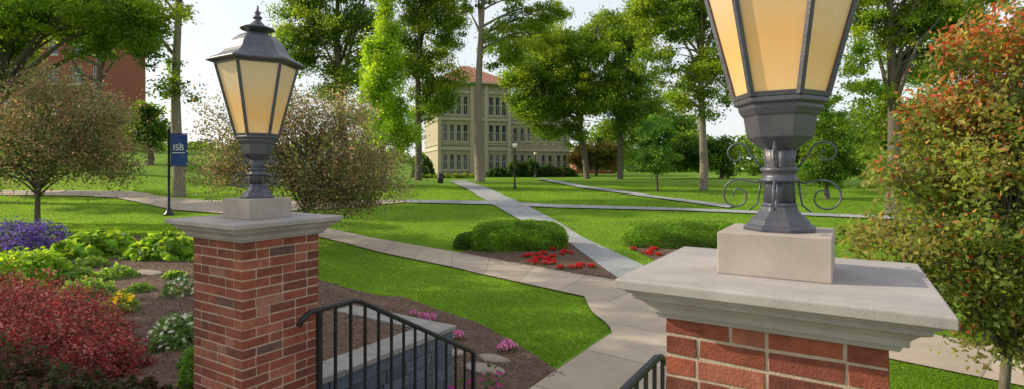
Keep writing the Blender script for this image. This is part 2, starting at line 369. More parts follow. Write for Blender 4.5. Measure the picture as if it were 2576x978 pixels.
def lantern(c,label,sr=1.0):
    th=thing('lantern',label,'lamp',Vector((c[0],c[1],-.215)),YAW,'lanterns on the pillars')
    rot=math.pi/3
    h0,h1=.462,1.0; r0,r1=.150,.286
    mb=MB(); mb.lathe([(.122,0),(.122,.014),(.105,.022),(.101,.036),(.082,.05),(.066,.068),(.060,.085),(.064,.09),(.056,.098)],8,rot=math.pi/8)
    part(th,'base',mb.mesh('base',[BRONZE]),bevel=.003)
    mb=MB(); mb.lathe([(.050,.095),(.046,.16),(.046,.24),(.052,.29)],48,flute=.07,fn=10)
    mb.lathe([(.058,.165),(.064,.170),(.064,.178),(.056,.183),(.056,.202),(.064,.207),(.064,.215),(.056,.22)],24)
    part(th,'stem',mb.mesh('stem',[BRONZE],True))
    mb=MB(); mb.lathe([(.06,.285),(.108,.325),(.120,.40),(.126,.405),(.138,.425),(.138,.438),(.154,.444),(.154,.460),(.14,.463)],6,rot=rot)
    part(th,'neck',mb.mesh('neck',[BRONZE]),bevel=.003)
    cor=[(Vector((math.cos(rot+i*math.pi/3),math.sin(rot+i*math.pi/3),0))) for i in range(6)]
    mb=MB()
    for i in range(6):
        a=cor[i];b=cor[(i+1)%6]
        d=Vector((-a.y,a.x,0))
        q=[]
        for (r,h) in ((r0,h0),(r1,h1)):
            for dd,ro in ((-.013,-.004),(-.006,.008),(.006,.008),(.013,-.004),(0,-.018)):
                q.append(a*(r+ro)+d*dd+Vector((0,0,h)))
        mb.add(q,[(0,1,6,5),(1,2,7,6),(2,3,8,7),(3,4,9,8),(4,0,5,9),(4,3,2,1,0),(5,6,7,8,9)])
        for r,h,t in ((r0,h0,.016),(r1,h1-.0,.016)):
            s=1 if h==h0 else -1
            p=[a*(r+.004),b*(r+.004),b*(r-.012),a*(r-.012)]
            k=(r1-r0)/(h1-h0)*t*s
            lo=[v+Vector((0,0,h)) for v in p]; hi=[v*(1+k/r)+Vector((0,0,h+t*s)) for v in p]
            mb.add(lo+hi,[(3,2,1,0),(4,5,6,7),(0,1,5,4),(1,2,6,5),(2,3,7,6),(3,0,4,7)])
    part(th,'frame',mb.mesh('frame',[BRONZE]))
    for i in range(6):
        mb=MB(); a=cor[i];b=cor[(i+1)%6]
        q=[a*(r0-.006)+Vector((0,0,h0+.003)),b*(r0-.006)+Vector((0,0,h0+.003)),b*(r1-.006)+Vector((0,0,h1-.003)),a*(r1-.006)+Vector((0,0,h1-.003))]
        nn=(q[1]-q[0]).cross(q[3]-q[0]).normalized()*-.004
        mb.add(q+[v+nn for v in q],[(0,1,2,3),(7,6,5,4),(0,4,5,1),(1,5,6,2),(2,6,7,3),(3,7,4,0)])
        part(th,'glass_panel',mb.mesh('glass_panel',[GLASS]))
    mb=MB(); mb.lathe([(.28,1.0),(.30,1.001),(.338,1.003),(.345,1.010),(.343,1.020),(.330,1.026),(.320,1.034),(.272,1.054),(.240,1.078),(.218,1.105),(.203,1.135),(.185,1.165),(.158,1.195),(.12,1.222),(.085,1.236),(.06,1.242)],6,rot=rot)
    part(th,'roof',mb.mesh('roof',[BRONZE]),bevel=.004)
    mb=MB(); mb.lathe([(.055,1.238),(.058,1.250),(.112,1.262),(.122,1.268),(.120,1.276),(.06,1.297),(.038,1.32),(.024,1.335),(.022,1.345),(.032,1.352),(.034,1.362),(.024,1.372),(.014,1.38),(.022,1.39),(.022,1.40),(.010,1.412),(.008,1.44),(.001,1.455)],20)
    part(th,'finial',mb.mesh('finial',[BRONZE],True))
    for k in range(4):
        mb=MB(); M=Matrix.Rotation(k*math.pi/2,3,'Z')
        def spiral(cx,cz,R,a0,turn,n=34,sgn=-1):
            return [Vector((cx+R*(1-.80*i/n)*math.cos(a0+sgn*turn*i/n),0,cz+R*(1-.80*i/n)*math.sin(a0+sgn*turn*i/n))) for i in range(n+1)]
        up=[Vector((.056,0,.215)),Vector((.078,0,.245))]+spiral(.142,.268,.046,math.radians(175),math.radians(430))
        lo=[Vector((.056,0,.17)),Vector((.075,0,.165)),Vector((.10,0,.17))]+spiral(.14,.118,.058,math.radians(105),math.radians(480))
        ft=[Vector((.06,0,.17)),Vector((.066,0,.13)),Vector((.072,0,.09)),Vector((.10,0,.066))]
        for pts,rr in ((up,.0037*sr),(lo,.0040*sr),(ft,.0037*sr)): mb.tube([M@p for p in pts],[rr*(1-.3*i/len(pts)) for i in range(len(pts))],6)
        part(th,'scroll_bracket',mb.mesh('scroll',[BRONZE],True))
lantern(CL,'bronze hexagonal lantern with amber glass on pillar',1.5)
lantern((CR[0]+.006,CR[1]),'bronze hexagonal lantern with amber glass on near pillar')

# ---------------- stair rails
def stair_rail(s,t0,label):
    base=st(s,2.95,-1.87); th=thing('stair_railing',label,'railing',base,YAW,'stair railings')
    def top(t): return .82-max(0,t-3.0)*.553
    def gr(t): return -max(0,t-2.95)*.583
    L=lambda t,z: Vector((0,t-2.95,z))
    mb=MB(); pts=[L(t0-.06,.74),L(t0-.02,.79),L(t0+.04,.82),L(2.96,.82),L(3.04,.80)]+[L(t,top(t)) for t in (3.3,3.8,4.3,4.56)]+[L(4.60,top(4.6)-.03),L(4.61,top(4.6)-.09)]
    mb.tube(pts,.021,8); part(th,'handrail',mb.mesh('handrail',[BLACK],True))
    mb=MB(); mb.tube([L(t0+.1,.1),L(3.0,.10),L(4.58,top(4.58)-.73)],.012,6); part(th,'bottom_rail',mb.mesh('bottom_rail',[BLACK],True))
    t=t0+.12;i=0
    while t<4.6:
        mb=MB(); r=.0095
        post=(i==0 or t+.15>=4.6)
        if post: r=.017
        zb=gr(t) if post else (.10 if t<3 else top(t)-.73)
        mb.box((-r,t-2.95-r,zb),(r,t-2.95+r,(.82 if t<3.0 else top(t))-.005)); part(th,'newel_post' if post else 'baluster',mb.mesh('bar',[BLACK]))
        t+=.15;i+=1
stair_rail(-3.35,2.52,'black iron stair railing attached beside brick pillar')
stair_rail(-.9,2.2,'black iron stair railing beside near brick pillar')

# ---------------- garden retaining wall
BLK=mat('slate_blocks',rough=.85,attr=True,noise=.4,nscale=14,bump=.6,bscale=50)
th=thing('retaining_wall','low grey stone block retaining wall with slab coping','wall',st(-4.2,4.9,-2.75),YAW)
mb=MB()
for k in range(6):
    z0=k*.135; 
    t=-2.1-(k%2)*.15
    while t<.2:
        L_=random.uniform(.26,.42); e=min(t+L_,.2); c=random.uniform(.7,1.3)
        mb.box((-.12,t+.004,z0),(.17+random.uniform(-.008,.008),e-.004,z0+.128),col=(.12*c,.145*c,.18*c),jit=.004); t=e
    s=-1.6
    while s<-.14:
        L_=random.uniform(.26,.42); e=min(s+L_,-.14); c=random.uniform(.7,1.3)
        mb.box((s+.004,-.1,z0),(e-.004,.19+random.uniform(-.008,.008),z0+.128),col=(.12*c,.145*c,.18*c),jit=.004); s=e
part(th,'stone_blocks',mb.mesh('blocks',[BLK],color=True),bevel=.006)
mb=MB(); COP=mat('slab_coping',(.33,.31,.29),.85,noise=.4,nscale=6,bump=.4,bscale=60)
for a,b in ((-2.1,-1.45),(-1.44,-.75),(-.74,-.1)): mb.box((-.16,a,.815),(.20,b,.87),jit=.006)
for a,b in ((-1.6,-.9),(-.89,.2)): mb.box((a,-.09,.818),(b,.24,.873),jit=.006)
part(th,'coping',mb.mesh('coping',[COP]),bevel=.006)

# ---------------- trees
def T(label,bx,by,Y,tr,top,lobes,K,n,leaf,r,cols,**k):
    x=(bx-1288)*Y/F; b=Vector((x,Y,float(gz(x,Y)))); return tree(label,b,Y,tr,top,lobes,K,n,leaf,r,cols,**k)
T('tall shade tree with pale slender trunk beside walk',452,0,36,.36,(448,-160),[(455,215,66,42),(420,180,40,30),(400,-110,200,60),(470,-100,90,50),(505,15,30,22),(440,20,50,25)],60,14000,.125,.9,GREEN,bark=BARKL,nb=8)
T('large leafy shade tree with overhanging branches',-60,0,32,.5,(20,-100),[(40,60,150,80),(190,40,150,60),(320,90,80,60),(90,-60,220,80),(300,10,130,60),(-80,120,120,110),(380,40,60,60),(240,130,60,25)],260,56000,.105,.75,BRIGHT+MID,nb=22)
T('shade tree with dark trunk on grassy slope',240,0,50,.36,(245,-60),[(240,50,150,60),(345,130,50,60),(20,130,60,60)],60,14000,.16,1.1,MID+DARK,nb=12)
T('dark rounded evergreen at foot of slope',375,0,54,.3,(375,290),[(375,330,42,62),(365,275,28,36)],45,9000,.16,.8,DARK+MID,name='evergreen_tree')
T('large shade tree with dark trunk on lawn',862,0,54,.45,(850,-120),[(830,70,125,90),(745,50,65,60),(900,-60,150,80),(790,150,70,50),(930,120,60,60),(860,190,60,55),(800,-40,80,60),(715,110,45,40),(820,240,40,30)],210,60000,.14,1.15,BRIGHT+MID,nb=22)
T('shade tree with dense green crown near stone building',1052,0,58,.36,(1060,-90),[(1085,75,90,95),(1110,200,50,70),(1050,170,60,80),(1070,-50,110,80),(1120,240,36,40),(1070,270,45,50)],180,54000,.14,1.1,BRIGHT+GREEN,nb=14)
T('bright yellow green conical tree on lawn',962,0,44,.26,(967,20),[(970,0,20,40),(968,70,34,60),(962,150,50,60),(958,220,62,60),(962,290,80,55),(985,340,72,40)],210,52000,.10,.5,[(.20,.33,.026),(.16,.29,.024),(.25,.37,.04)],nb=10,name='conical_tree',flat=1.3)
T('tall mature tree with bare pale trunk on lawn',1207,0,54,.46,(1212,-120),[(1300,60,60,40),(1345,100,50,30),(1260,-40,110,40),(1235,160,40,36),(1180,15,30,18),(1380,40,50,40),(1290,130,40,30),(1250,90,34,28)],110,24000,.13,.8,BRIGHT,bark=BARKL,nb=18,stem=.6)
T('broad maple with dark trunk before stone building',1477,0,64,.34,(1440,80),[(1340,190,80,50),(1440,130,100,65),(1500,90,80,55),(1370,250,98,44),(1300,215,50,34),(1460,230,95,64),(1400,310,70,36),(1390,90,55,45),(1330,275,60,30),(1430,350,45,30)],260,78000,.14,1.05,BRIGHT+MID,nb=22)
T('broad maple with dark trunk on lawn',1560,0,62,.34,(1550,90),[(1560,150,85,80),(1600,240,70,70),(1530,240,60,60),(1590,310,65,50),(1570,70,65,50),(1620,370,40,44)],190,52000,.14,1.05,BRIGHT+MID,nb=20)
T('tall lawn tree with straight tan trunk',1770,0,41,.32,(1765,-60),[(1700,50,95,75),(1790,0,95,65),(1670,150,75,60),(1770,180,75,55),(1630,20,60,70),(1840,110,50,70),(1700,-60,130,50),(1700,240,65,42),(1810,260,52,42),(1850,190,45,60)],270,60000,.11,.68,BRIGHT,bark=BARKL,nb=30,stem=.45)
T('young lawn tree with thin trunk',1655,0,40,.07,(1650,290),[(1645,345,46,42),(1640,400,62,36),(1648,290,26,30)],80,12000,.10,.48,[(.065,.16,.035),(.09,.19,.035)],nb=14,name='young_tree')
T('small dense green tree at edge of lawn',2078,0,34,.12,(2080,270),[(2080,350,62,74),(2085,430,70,46),(2082,265,42,44)],100,19000,.09,.5,MID+[(.10,.22,.03)],nb=14)
T('large shade tree with dark trunk beyond lawn',2245,0,27,.32,(2242,-120),[(2225,60,85,70),(2340,60,100,70),(2165,150,65,45),(2430,10,110,60),(2170,-10,90,60),(2310,170,75,50),(2380,130,70,50),(2190,230,55,45),(2280,-60,120,60)],230,54000,.08,.5,BRIGHT+GREEN,nb=34)
T('leafy tree beyond lawn behind flowering crabapple',2440,0,44,.35,(2440,60),[(2460,150,130,110),(2380,290,120,90),(2520,300,110,90),(2260,330,70,70),(2200,260,60,60),(2200,400,60,60),(2330,400,90,60)],200,38000,.16,1.0,MID+GREEN,nb=18)
T('rounded dark tree at far edge of lawn',1815,0,66,.25,(1815,360),[(1820,395,40,46),(1780,400,44,38),(1730,375,50,48),(1690,400,45,40)],110,22000,.17,.9,DARK+MID,nb=8,name='evergreen_tree')
T('leafy tree behind maples at far edge of lawn',1950,0,80,.3,(1950,330),[(1900,400,60,36),(2000,380,65,50),(2150,350,80,70),(2050,330,60,50)],110,20000,.23,1.2,MID,nb=8)
T('leafy tree behind stone building',1345,0,105,.5,(1345,200),[(1250,110,50,40),(1350,130,90,60),(1440,180,80,60),(1640,280,70,100),(1550,290,70,80),(1720,310,60,70)],110,24000,.3,2.0,MID,nb=8)
T('low spreading green tree before small brick house',1500,0,80,.2,(1500,380),[(1510,385,50,36),(1465,400,30,30),(1545,400,40,34)],60,11000,.2,1.0,[(.14,.17,.04),(.17,.14,.06),(.10,.16,.03)],nb=8)
ORN=[(.14,.175,.07),(.18,.21,.085),(.19,.145,.105),(.10,.13,.055),(.15,.19,.07)]
T('small ornamental tree with grey purple foliage on lawn',98,0,17,.08,(100,300),[(100,290,150,80),(20,370,120,85),(230,360,120,90),(120,400,170,60),(270,280,70,60),(120,220,115,48),(290,420,60,50),(-20,420,80,50)],300,33000,.045,.5,ORN,nb=110,name='ornamental_tree',topcol=([(.36,.20,.17),(.42,.28,.22)],.24),stem=.3,flat=1.0,shell=1.6,lm=ORNL)
T('wide ornamental tree with grey purple foliage by walk',770,0,18,.10,(770,330),[(760,300,145,75),(650,370,135,85),(880,400,125,75),(760,440,195,65),(930,470,95,55),(840,510,120,45),(560,430,100,65),(560,290,60,60),(850,300,80,50),(680,230,50,40)],380,46000,.045,.5,ORN,nb=130,name='ornamental_tree',topcol=([(.38,.21,.18),(.44,.29,.23)],.28),stem=.25,flat=1.0,shell=1.6,lm=ORNL)
T('crabapple with red and green leaves beside sidewalk',2520,0,6.3,.05,(2620,80),[(2560,40,100,60),(2500,130,120,80),(2400,130,60,40),(2470,290,160,90),(2320,330,70,50),(2420,430,210,80),(2240,450,60,40),(2390,580,250,80),(2170,600,60,40),(2480,720,200,90),(2620,400,160,250),(2560,850,160,70),(2330,700,130,60)],620,33000,.036,.19,[(.16,.22,.045),(.21,.26,.055),(.11,.16,.035),(.24,.22,.07)],nb=420,name='crabapple_tree',topcol=([(.50,.14,.06),(.42,.08,.045),(.48,.24,.10)],.26,1),stem=.1,flat=1.1,shell=1.5,lm=leafmat('crabapple_foliage',(2.2,2.0,1.0),.5))
# unseen trees added left of the view to throw dappled shade on the lawn
for (X_,Y_,H_) in ((-16,8,10),(-22,15.5,13),(-29,24,14),(-38,33,15),(-15,-3,9),(-46,40,15)):
    b=Vector((X_,Y_,float(gz(X_,Y_))))
    th=thing('deciduous_tree','leafy tree added out of view to shade the lawn','tree',b,group='added unseen shade trees')
    C,me=crown([(0,0,H_*.78,3.2,3.2,2.8),(1.5,1.5,H_*.6,2.4,2.4,1.6),(-1.5,-1,H_*.62,2.6,2.6,1.6)],44,9000,.14,.8,MID)
    mb=MB(); mb.tube([(0,0,-.1),(.05,0,1),(.1,.1,H_*.5),(0,0,H_*.85)],[.42,.3,.22,.08],10)
    for i in range(14): c=Vector(C[i]); mb.tube([Vector((.1,.1,H_*.42)),Vector((.1,.1,H_*.42)).lerp(c,.5)+Vector((0,0,.5)),c],[.12,.07,.02],6)
    part(th,'trunk',mb.mesh('trunk',[BARK],True)); part(th,'crown',me)

# distant woods (one uncounted mass)
n=42000; ang=rng.uniform(-1.05,1.05,n); dist=rng.uniform(125,170,n); xx=np.sin(ang)*dist*1.2; yy=np.cos(ang)*dist+20
hmax=4.5+2.5*np.sin(ang*17)+1.6*np.sin(ang*41+1)+1.2*np.sin(ang*83)+np.where(ang<-.3,4,0)+np.where(ang>.12,4,0)+np.where(ang>.5,4,0)
zz=-1+rng.uniform(0,1,n)*(hmax+1.5)
o=structure('distant_woods',quads_mesh('woods',leaf_quads(np.stack([xx,yy,zz],1),.7),pick(DARK+MID,n)*rng.uniform(.7,1.3,(n,1)),LEAF),'stuff')

# ---------------- buildings
TAN=mat('tan_brick',(.45,.385,.275),.9,noise=.28,nscale=1.5,bump=.3,bscale=20)
TRIM=mat('stone_trim',(.54,.48,.375),.85,noise=.2,nscale=4)
REDW=mat('red_brick_wall',(.32,.11,.07),.9,noise=.35,nscale=4,bump=.3,bscale=20)
ROOF=mat('red_tile',(.42,.17,.115),.8,noise=.35,nscale=3,bump=.8,bscale=12)
PANE=mat('window_pane',(.05,.065,.08),.12,spec=.8); WHITE=mat('white_frame',(.72,.72,.66),.6,noise=.1)
def facade(mb,x0,x1,z0,z1,ops,dep=.22,y=0):
    X=sorted({x0,x1,*[o[0] for o in ops],*[o[1] for o in ops]}); Z=sorted({z0,z1,*[o[2] for o in ops],*[o[3] for o in ops]})
    for i in range(len(X)-1):
        for j in range(len(Z)-1):
            cx=(X[i]+X[i+1])/2;cz=(Z[j]+Z[j+1])/2
            if any(o[0]<cx<o[1] and o[2]<cz<o[3] for o in ops): continue
            mb.add([(X[i],y,Z[j]),(X[i+1],y,Z[j]),(X[i+1],y,Z[j+1]),(X[i],y,Z[j+1])],[(0,1,2,3)])
    for a,b,c,d in ops:
        mb.add([(a,y,c),(b,y,c),(b,y,d),(a,y,d),(a,y+dep,c),(b,y+dep,c),(b,y+dep,d),(a,y+dep,d)],[(0,4,5,1),(1,5,6,2),(2,6,7,3),(3,7,4,0)])
def windows(th,ops,y=0,dep=.22):
    for a,b,c,d in ops:
        mb=MB(); f=.08; y0=y+dep-.08;y1=y+dep-.02
        mb.box((a,y0,c),(a+f,y1,d));mb.box((b-f,y0,c),(b,y1,d));mb.box((a+f,y0,c),(b-f,y1,c+f));mb.box((a+f,y0,d-f),(b-f,y1,d))
        zc=c+(d-c)*.55; mb.box((a+f,y0+.01,zc-.03),(b-f,y1-.005,zc+.03)); mb.box(((a+b)/2-.02,y0+.015,c+f),((a+b)/2+.02,y1-.01,zc-.03))
        w=part(th,'window',mb.mesh('window_frame',[WHITE]))
        mb=MB(); mb.add([(a,y1+.004,c),(b,y1+.004,c),(b,y1+.004,d),(a,y1+.004,d)],[(0,1,2,3)]); p=part(w,'pane',mb.mesh('pane',[PANE]))
        mb=MB(); mb.box((a-.1,y-.08,c-.18),(b+.1,y+.02,c-.003)); part(w,'sill',mb.mesh('sill',[TRIM]))
def hip(mb,x0,x1,y0,y1,z,h,o=.7):
    a,b,c,d=x0-o,x1+o,y0-o,y1+o; m=(c+d)/2; q=(d-c)/2*.75
    mb.box((a,c,z),(b,d,z+.25),mi=1)
    vs=[(a,c,z+.252),(b,c,z+.252),(b,d,z+.252),(a,d,z+.252),(a+q,m,z+h),(b-q,m,z+h)]
    mb.add(vs,[(0,1,5,4),(1,2,5),(2,3,4,5),(3,0,4)])
YB=76.0; k=YB/F; BY=math.radians(17)
ox=(1103-1288)*k; zb=-1.15
th=thing('stone_building','cream stone three storey building with red tile roof','building',Vector((ox,YB,zb)),BY)
W1=(1275-1103)*k*1.09; H=(425-208)*k-zb
def px(x): return (x-1103)*k*1.09
def pz(y): return (425-y)*k-zb
rows=[(428,388),(356,312),(288,240)]
ops=[]
for lo,hi in rows:
    for c in (1119,1135,1151,1167,1229,1245,1261): ops.append((px(c-6),px(c+6),pz(lo),pz(hi)))
mb=MB(); facade(mb,0,W1,0,H,ops)
mb.add([(0,0,0),(0,14,0),(0,14,H),(0,0,H),(W1,0,0),(W1,14,0),(W1,14,H),(W1,0,H)],[(0,3,2,1),(4,5,6,7),(1,2,6,5)])
part(th,'main_wall',mb.mesh('main_wall',[TAN])); windows(th,ops)
mb=MB()
for y,hh in ((378,.45),(302,.35),(232,.25),(364,.15)): mb.box((-.14,-.14,pz(y)),(W1+.1,-.003,pz(y)+hh)); mb.box((-.14,-.002,pz(y)),(-.003,14,pz(y)+hh))
for c in (1105,1182,1216,1273): mb.box((px(c)-.25,-.2,0),(px(c)+.25,-.004,H-.1))
part(th,'stone_trim',mb.mesh('trim',[TRIM]))
for c in (1143,1245):
    mb=MB(); n=14; R=1.75; pts=[Vector((px(c)+R*math.cos(math.pi*i/n),-.06,pz(240)-.1+R*.55*math.sin(math.pi*i/n))) for i in range(n+1)]
    mb.tube(pts,.13,6); part(th,'arched_hood',mb.mesh('arch',[TRIM]))
mb=MB(); hip(mb,0,W1,0,13,H,3.8); part(th,'roof',mb.mesh('roof',[ROOF,TRIM]))
y2=2.5; H2=H-2.5; W2=(1440-1275)*k*1.14; ops2=[]
q2=W2/165
for lo,hi in ((428,388),(352,314),(290,258)):
    for c in (1300,1318,1336,1372,1390,1412,1428): x=W1+(c-1275)*q2; ops2.append((x-.32,x+.32,pz(lo),pz(hi)))
mb=MB(); facade(mb,W1+.003,W1+W2,0,H2,ops2,y=y2); mb.add([(W1+W2,y2,0),(W1+W2,16,0),(W1+W2,16,H2),(W1+W2,y2,H2),(W1+.003,16,0),(W1+.003,16,H2)],[(0,1,2,3),(1,4,5,2)])
part(th,'wing_wall',mb.mesh('wing_wall',[TAN])); windows(th,ops2,y=y2)
mb=MB()
for y,hh in ((378,.4),(304,.3)): mb.box((W1+.01,y2-.14,pz(y)),(W1+W2+.1,y2-.003,pz(y)+hh))
part(th,'wing_trim',mb.mesh('trim',[TRIM]))
mb=MB(); hip(mb,W1+.72,W1+W2,y2,15,H2,2.0,.6); part(th,'wing_roof',mb.mesh('roof',[ROOF,TRIM]))
def brick_hall(label,x0,y,w,h,cols,rowsz,ww=1.1,wh=1.9,zb=None,depth=14,yaw=0,roofh=3.0):
    zb=float(gz(x0+w/2,y))-.3 if zb is None else zb
    th=thing('brick_building',label,'building',Vector((x0,y,zb)),yaw)
    ops=[(c-ww/2,c+ww/2,z,z+wh) for c in cols for z in rowsz]
    mb=MB(); facade(mb,0,w,0,h,ops); mb.add([(0,0,0),(0,depth,0),(0,depth,h),(0,0,h),(w,0,0),(w,depth,0),(w,depth,h),(w,0,h)],[(0,3,2,1),(4,5,6,7),(1,2,6,5)])
    part(th,'wall',mb.mesh('wall',[REDW])); windows(th,ops)
    mb=MB(); hip(mb,0,w,0,depth,h,roofh,.5); part(th,'roof',mb.mesh('roof',[mat('grey_roof',(.12,.11,.11),.85,noise=.3),TRIM]))
brick_hall('tall red brick hall on grassy slope behind trees',-67,66,17.5,16.0,[1.5,4.5,7.5,10.5,13.5,16.0],[1.2,4.9,8.6,12.2],ww=1.3,wh=2.2,depth=6.5)
brick_hall('low red brick house behind maples',(1450-1288)*110/F,110,8,5.0,[1.5,4,6.5],[1,3.2],.9,1.2,roofh=1.6)

# ---------------- street furniture
def lamp_post(px_,py_,top_,label):
    b=g(px_,py_); H=(py_-top_)*b.y/F; th=thing('lamp_post',label,'lamp post',b,group='lamp posts along the paths')
    mb=MB(); mb.lathe([(.16,0),(.16,.12),(.10,.2),(.07,.5),(.05,1.0),(.045,H-.6),(.08,H-.55),(.05,H-.5),(.12,H-.42)],12); part(th,'post',mb.mesh('post',[BLACK],True))
    mb=MB(); mb.lathe([(.10,H-.42),(.19,H-.30),(.21,H-.18),(.17,H-.06),(.14,H-.045)],12); part(th,'globe',mb.mesh('globe',[mat('milk_glass',(.75,.72,.62),.3)],True))
    mb=MB(); mb.lathe([(.17,H-.045),(.12,H+.02),(.03,H+.06),(.01,H+.16)],12); part(th,'lamp_cap',mb.mesh('cap',[BLACK],True))
lamp_post(1295,476,360,'black lamp post with white globe on lawn')
lamp_post(1347,448,383,'black lamp post with white globe near building')
b=g(1108,462); th=thing('litter_bin','dark round litter bin beside footpath','bin',b)
mb=MB(); mb.lathe([(.24,0),(.27,.05),(.30,.72),(.28,.74)],16); part(th,'bin_body',mb.mesh('body',[BLACK],True))
mb=MB(); mb.lathe([(.31,.742),(.31,.80),(.24,.93),(.10,1.0),(.08,1.0)],16); part(th,'bin_lid',mb.mesh('lid',[BLACK],True))
b=g(425,540); kk=b.y/F; th=thing('banner_post','black post carrying a blue vertical banner','banner',b,yaw=.05)
Hb=(540-325)*kk
mb=MB(); mb.lathe([(.26,0),(.26,.06),(.16,.12),(.10,.3),(.06,.4),(.055,Hb-.1),(.075,Hb-.08),(.075,Hb-.02),(.02,Hb+.06)],14); part(th,'post',mb.mesh('post',[BLACK],True))
zt=(540-338)*kk; zbn=(540-418)*kk; bw=.82
for z in (zt+.03,zbn-.03):
    mb=MB(); mb.tube([(.0,0,z),(bw+.1,0,z)],.018); part(th,'arm',mb.mesh('arm',[BLACK],True))
mb=MB(); vs=[];fs=[]
for i in range(9):
    for j in range(9): vs.append((.07+bw*i/8,.02*math.sin(i*.8+j*.5),zbn+(zt-zbn)*j/8))
for i in range(8):
    for j in range(8): a=i*9+j; fs.append((a,a+9,a+10,a+1))
mb.add(vs,fs); ban=part(th,'banner_cloth',mb.mesh('cloth',[mat('blue_cloth',(.02,.06,.24),.7,noise=.25,nscale=3)],True))
cu=bpy.data.curves.new('t','FONT'); cu.body='ISB'; cu.size=.42; cu.extrude=.004; cu.align_x='CENTER'
to=bpy.data.objects.new('t',cu); link(to); dg=bpy.context.evaluated_depsgraph_get(); me=bpy.data.meshes.new_from_object(to.evaluated_get(dg)); bpy.data.objects.remove(to)
me.materials.append(WHITE); me.transform(Matrix.Translation((.07+bw/2,-.05,zt-.8))@Matrix.Rotation(math.pi/2,4,'X')); part(ban,'lettering',me)
mb=MB(); mb.box((.17,-.056,zt-.94),(.07+bw-.1,-.05,zt-.90)); part(ban,'white_stripe',mb.mesh('s',[WHITE]))

# ---------------- hedges and shrubs
HG=[(.12,.24,.026),(.17,.30,.035),(.08,.17,.022)]
def place_shrub(name,label,cat,loc,rad,n,leaf,cols,yaw=0,group=None,**k):
    me=shrub_mesh(rad,n,leaf,cols,**k); return single(name,me,label,cat,Vector((loc[0],loc[1],float(gz(loc[0],loc[1]))-.02)),yaw,group)
h1=g(1310,628); place_shrub('clipped_hedge','low clipped rounded green hedge beside path and flowers','hedge',(h1.x-.05,h1.y+.45),(1.62,.85,.92),30000,.032,HG,yaw=.12,p=4.2,lump=.03,up=.8)
h1b=g(1175,628); place_shrub('clipped_hedge','small low dark hedge end beside sidewalk','hedge',(h1b.x+.1,h1b.y+.6),(.6,.6,.5),7000,.035,[(.07,.15,.02),(.06,.13,.018)],p=3,lump=.05)
h2=g(1720,622); place_shrub('clipped_hedge','low clipped rounded green hedge behind second flower bed','hedge',(h2.x+.2,h2.y+.5),(2.1,.9,.86),32000,.032,HG,yaw=-.05,p=4.2,lump=.03,up=.8)
HOS=[(.22,.36,.04),(.17,.31,.035),(.28,.40,.07),(.11,.22,.03)]
for (x,y,r) in ((215,650,.82),(395,654,.82)):
    p=g(x,y); place_shrub('hosta_plant','bright green leafy hosta clump in mulch','plant',(p.x,p.y+.35),(r,r*.8,.56),1300,.12,HOS,group='hosta clumps in the mulch bed',up=.9,lump=.1)
for (x,y,r,h) in ((225,672,.35,.22),(290,700,.35,.24),(190,715,.35,.3),(120,712,.4,.25),(215,745,.4,.3),(440,700,.2,.15),(350,735,.2,.15)):
    p=g(x,y); place_shrub('low_green_plant','small spreading green plant in mulch','plant',(p.x,p.y),(r,r*.8,h),600,.045,[(.13,.23,.06),(.17,.28,.07)],group='small plants in the mulch bed')
p=g(5,655); 
for dx,dy,r in ((-.8,.2,.6),(.0,0,.62)): place_shrub('salvia_plant','purple flowering salvia clump','plant',(p.x+dx,p.y+.9+dy),(r,.6,.75),3400,.03,[(.07,.12,.04),(.09,.12,.06)],group='purple salvia clumps',top=([(.15,.08,.42),(.20,.13,.50),(.11,.06,.32)],.72,.2),up=.2,lm=PETAL)
for x,y,r in ((20,722,.8),(85,722,.5),(-60,735,.9),(0,735,.7)):
    p=g(x,y); place_shrub('juniper_shrub','yellow green spreading juniper shrub','shrub',(p.x,p.y+.1),(r,r*.7,.56),6000,.035,[(.22,.35,.035),(.17,.30,.035),(.26,.39,.06)],group='yellow green junipers')
BAR=[(.36,.05,.055),(.46,.13,.12),(.20,.03,.04),(.50,.22,.19)]
for X_,Y_,r,h in ((-6.4,6.6,.8,.60),(-5.5,6.2,.75,.58),(-4.9,5.8,.6,.5),(-6.0,5.6,.85,.75),(-5.1,5.3,.7,.62),(-4.35,5.25,.55,.48),(-6.9,5.9,.8,.8),(-5.6,5.0,.6,.66),(-4.5,4.85,.5,.5),(-3.85,4.95,.4,.32)):
    place_shrub('barberry_shrub','dark red leafy barberry shrub in mulch','shrub',(X_,Y_),(r,r*.85,h),9500,.019,BAR+[(.12,.08,.04)],group='dark red barberry shrubs',lump=.26,shellk=.55,lm=leafmat('barberry_foliage',(1.7,1.3,1.1),.45) if X_==-6.4 else bpy.data.materials['barberry_foliage'])
for X_,Y_,r,h in ((-4.1,4.1,.6,.5),(-3.45,4.05,.45,.34),(-3.05,4.2,.35,.22),(-4.8,4.3,.55,.5)):
    place_shrub('dark_shrub','dark green and bronze leafy shrub near pillar','shrub',(X_,Y_),(r,r*.8,h),8500,.024,[(.05,.075,.02),(.09,.06,.03),(.17,.06,.05),(.05,.08,.02)],group='dark low shrubs',lump=.2,shellk=.4,lm=PETAL)
WH=[(.88,.86,.72),(.80,.82,.62)]
for x,y,r,h in ((430,875,.21,.36),(468,868,.17,.36),(455,742,.26,.30)):
    p=g(x,y); place_shrub('white_flower_bush','green bush with cream white blossoms','plant',(p.x,p.y),(r,r,h),560,.034,[(.12,.23,.045),(.16,.27,.055)],group='white flowering bushes',top=(WH,.22,.15),lm=PETAL)
p=g(300,788); place_shrub('yellow_flower_plant','leafy plant with small yellow flowers','plant',(p.x,p.y),(.22,.22,.30),550,.033,[(.12,.21,.04),(.16,.26,.05)],top=([(.85,.62,.03)],.4,.6))
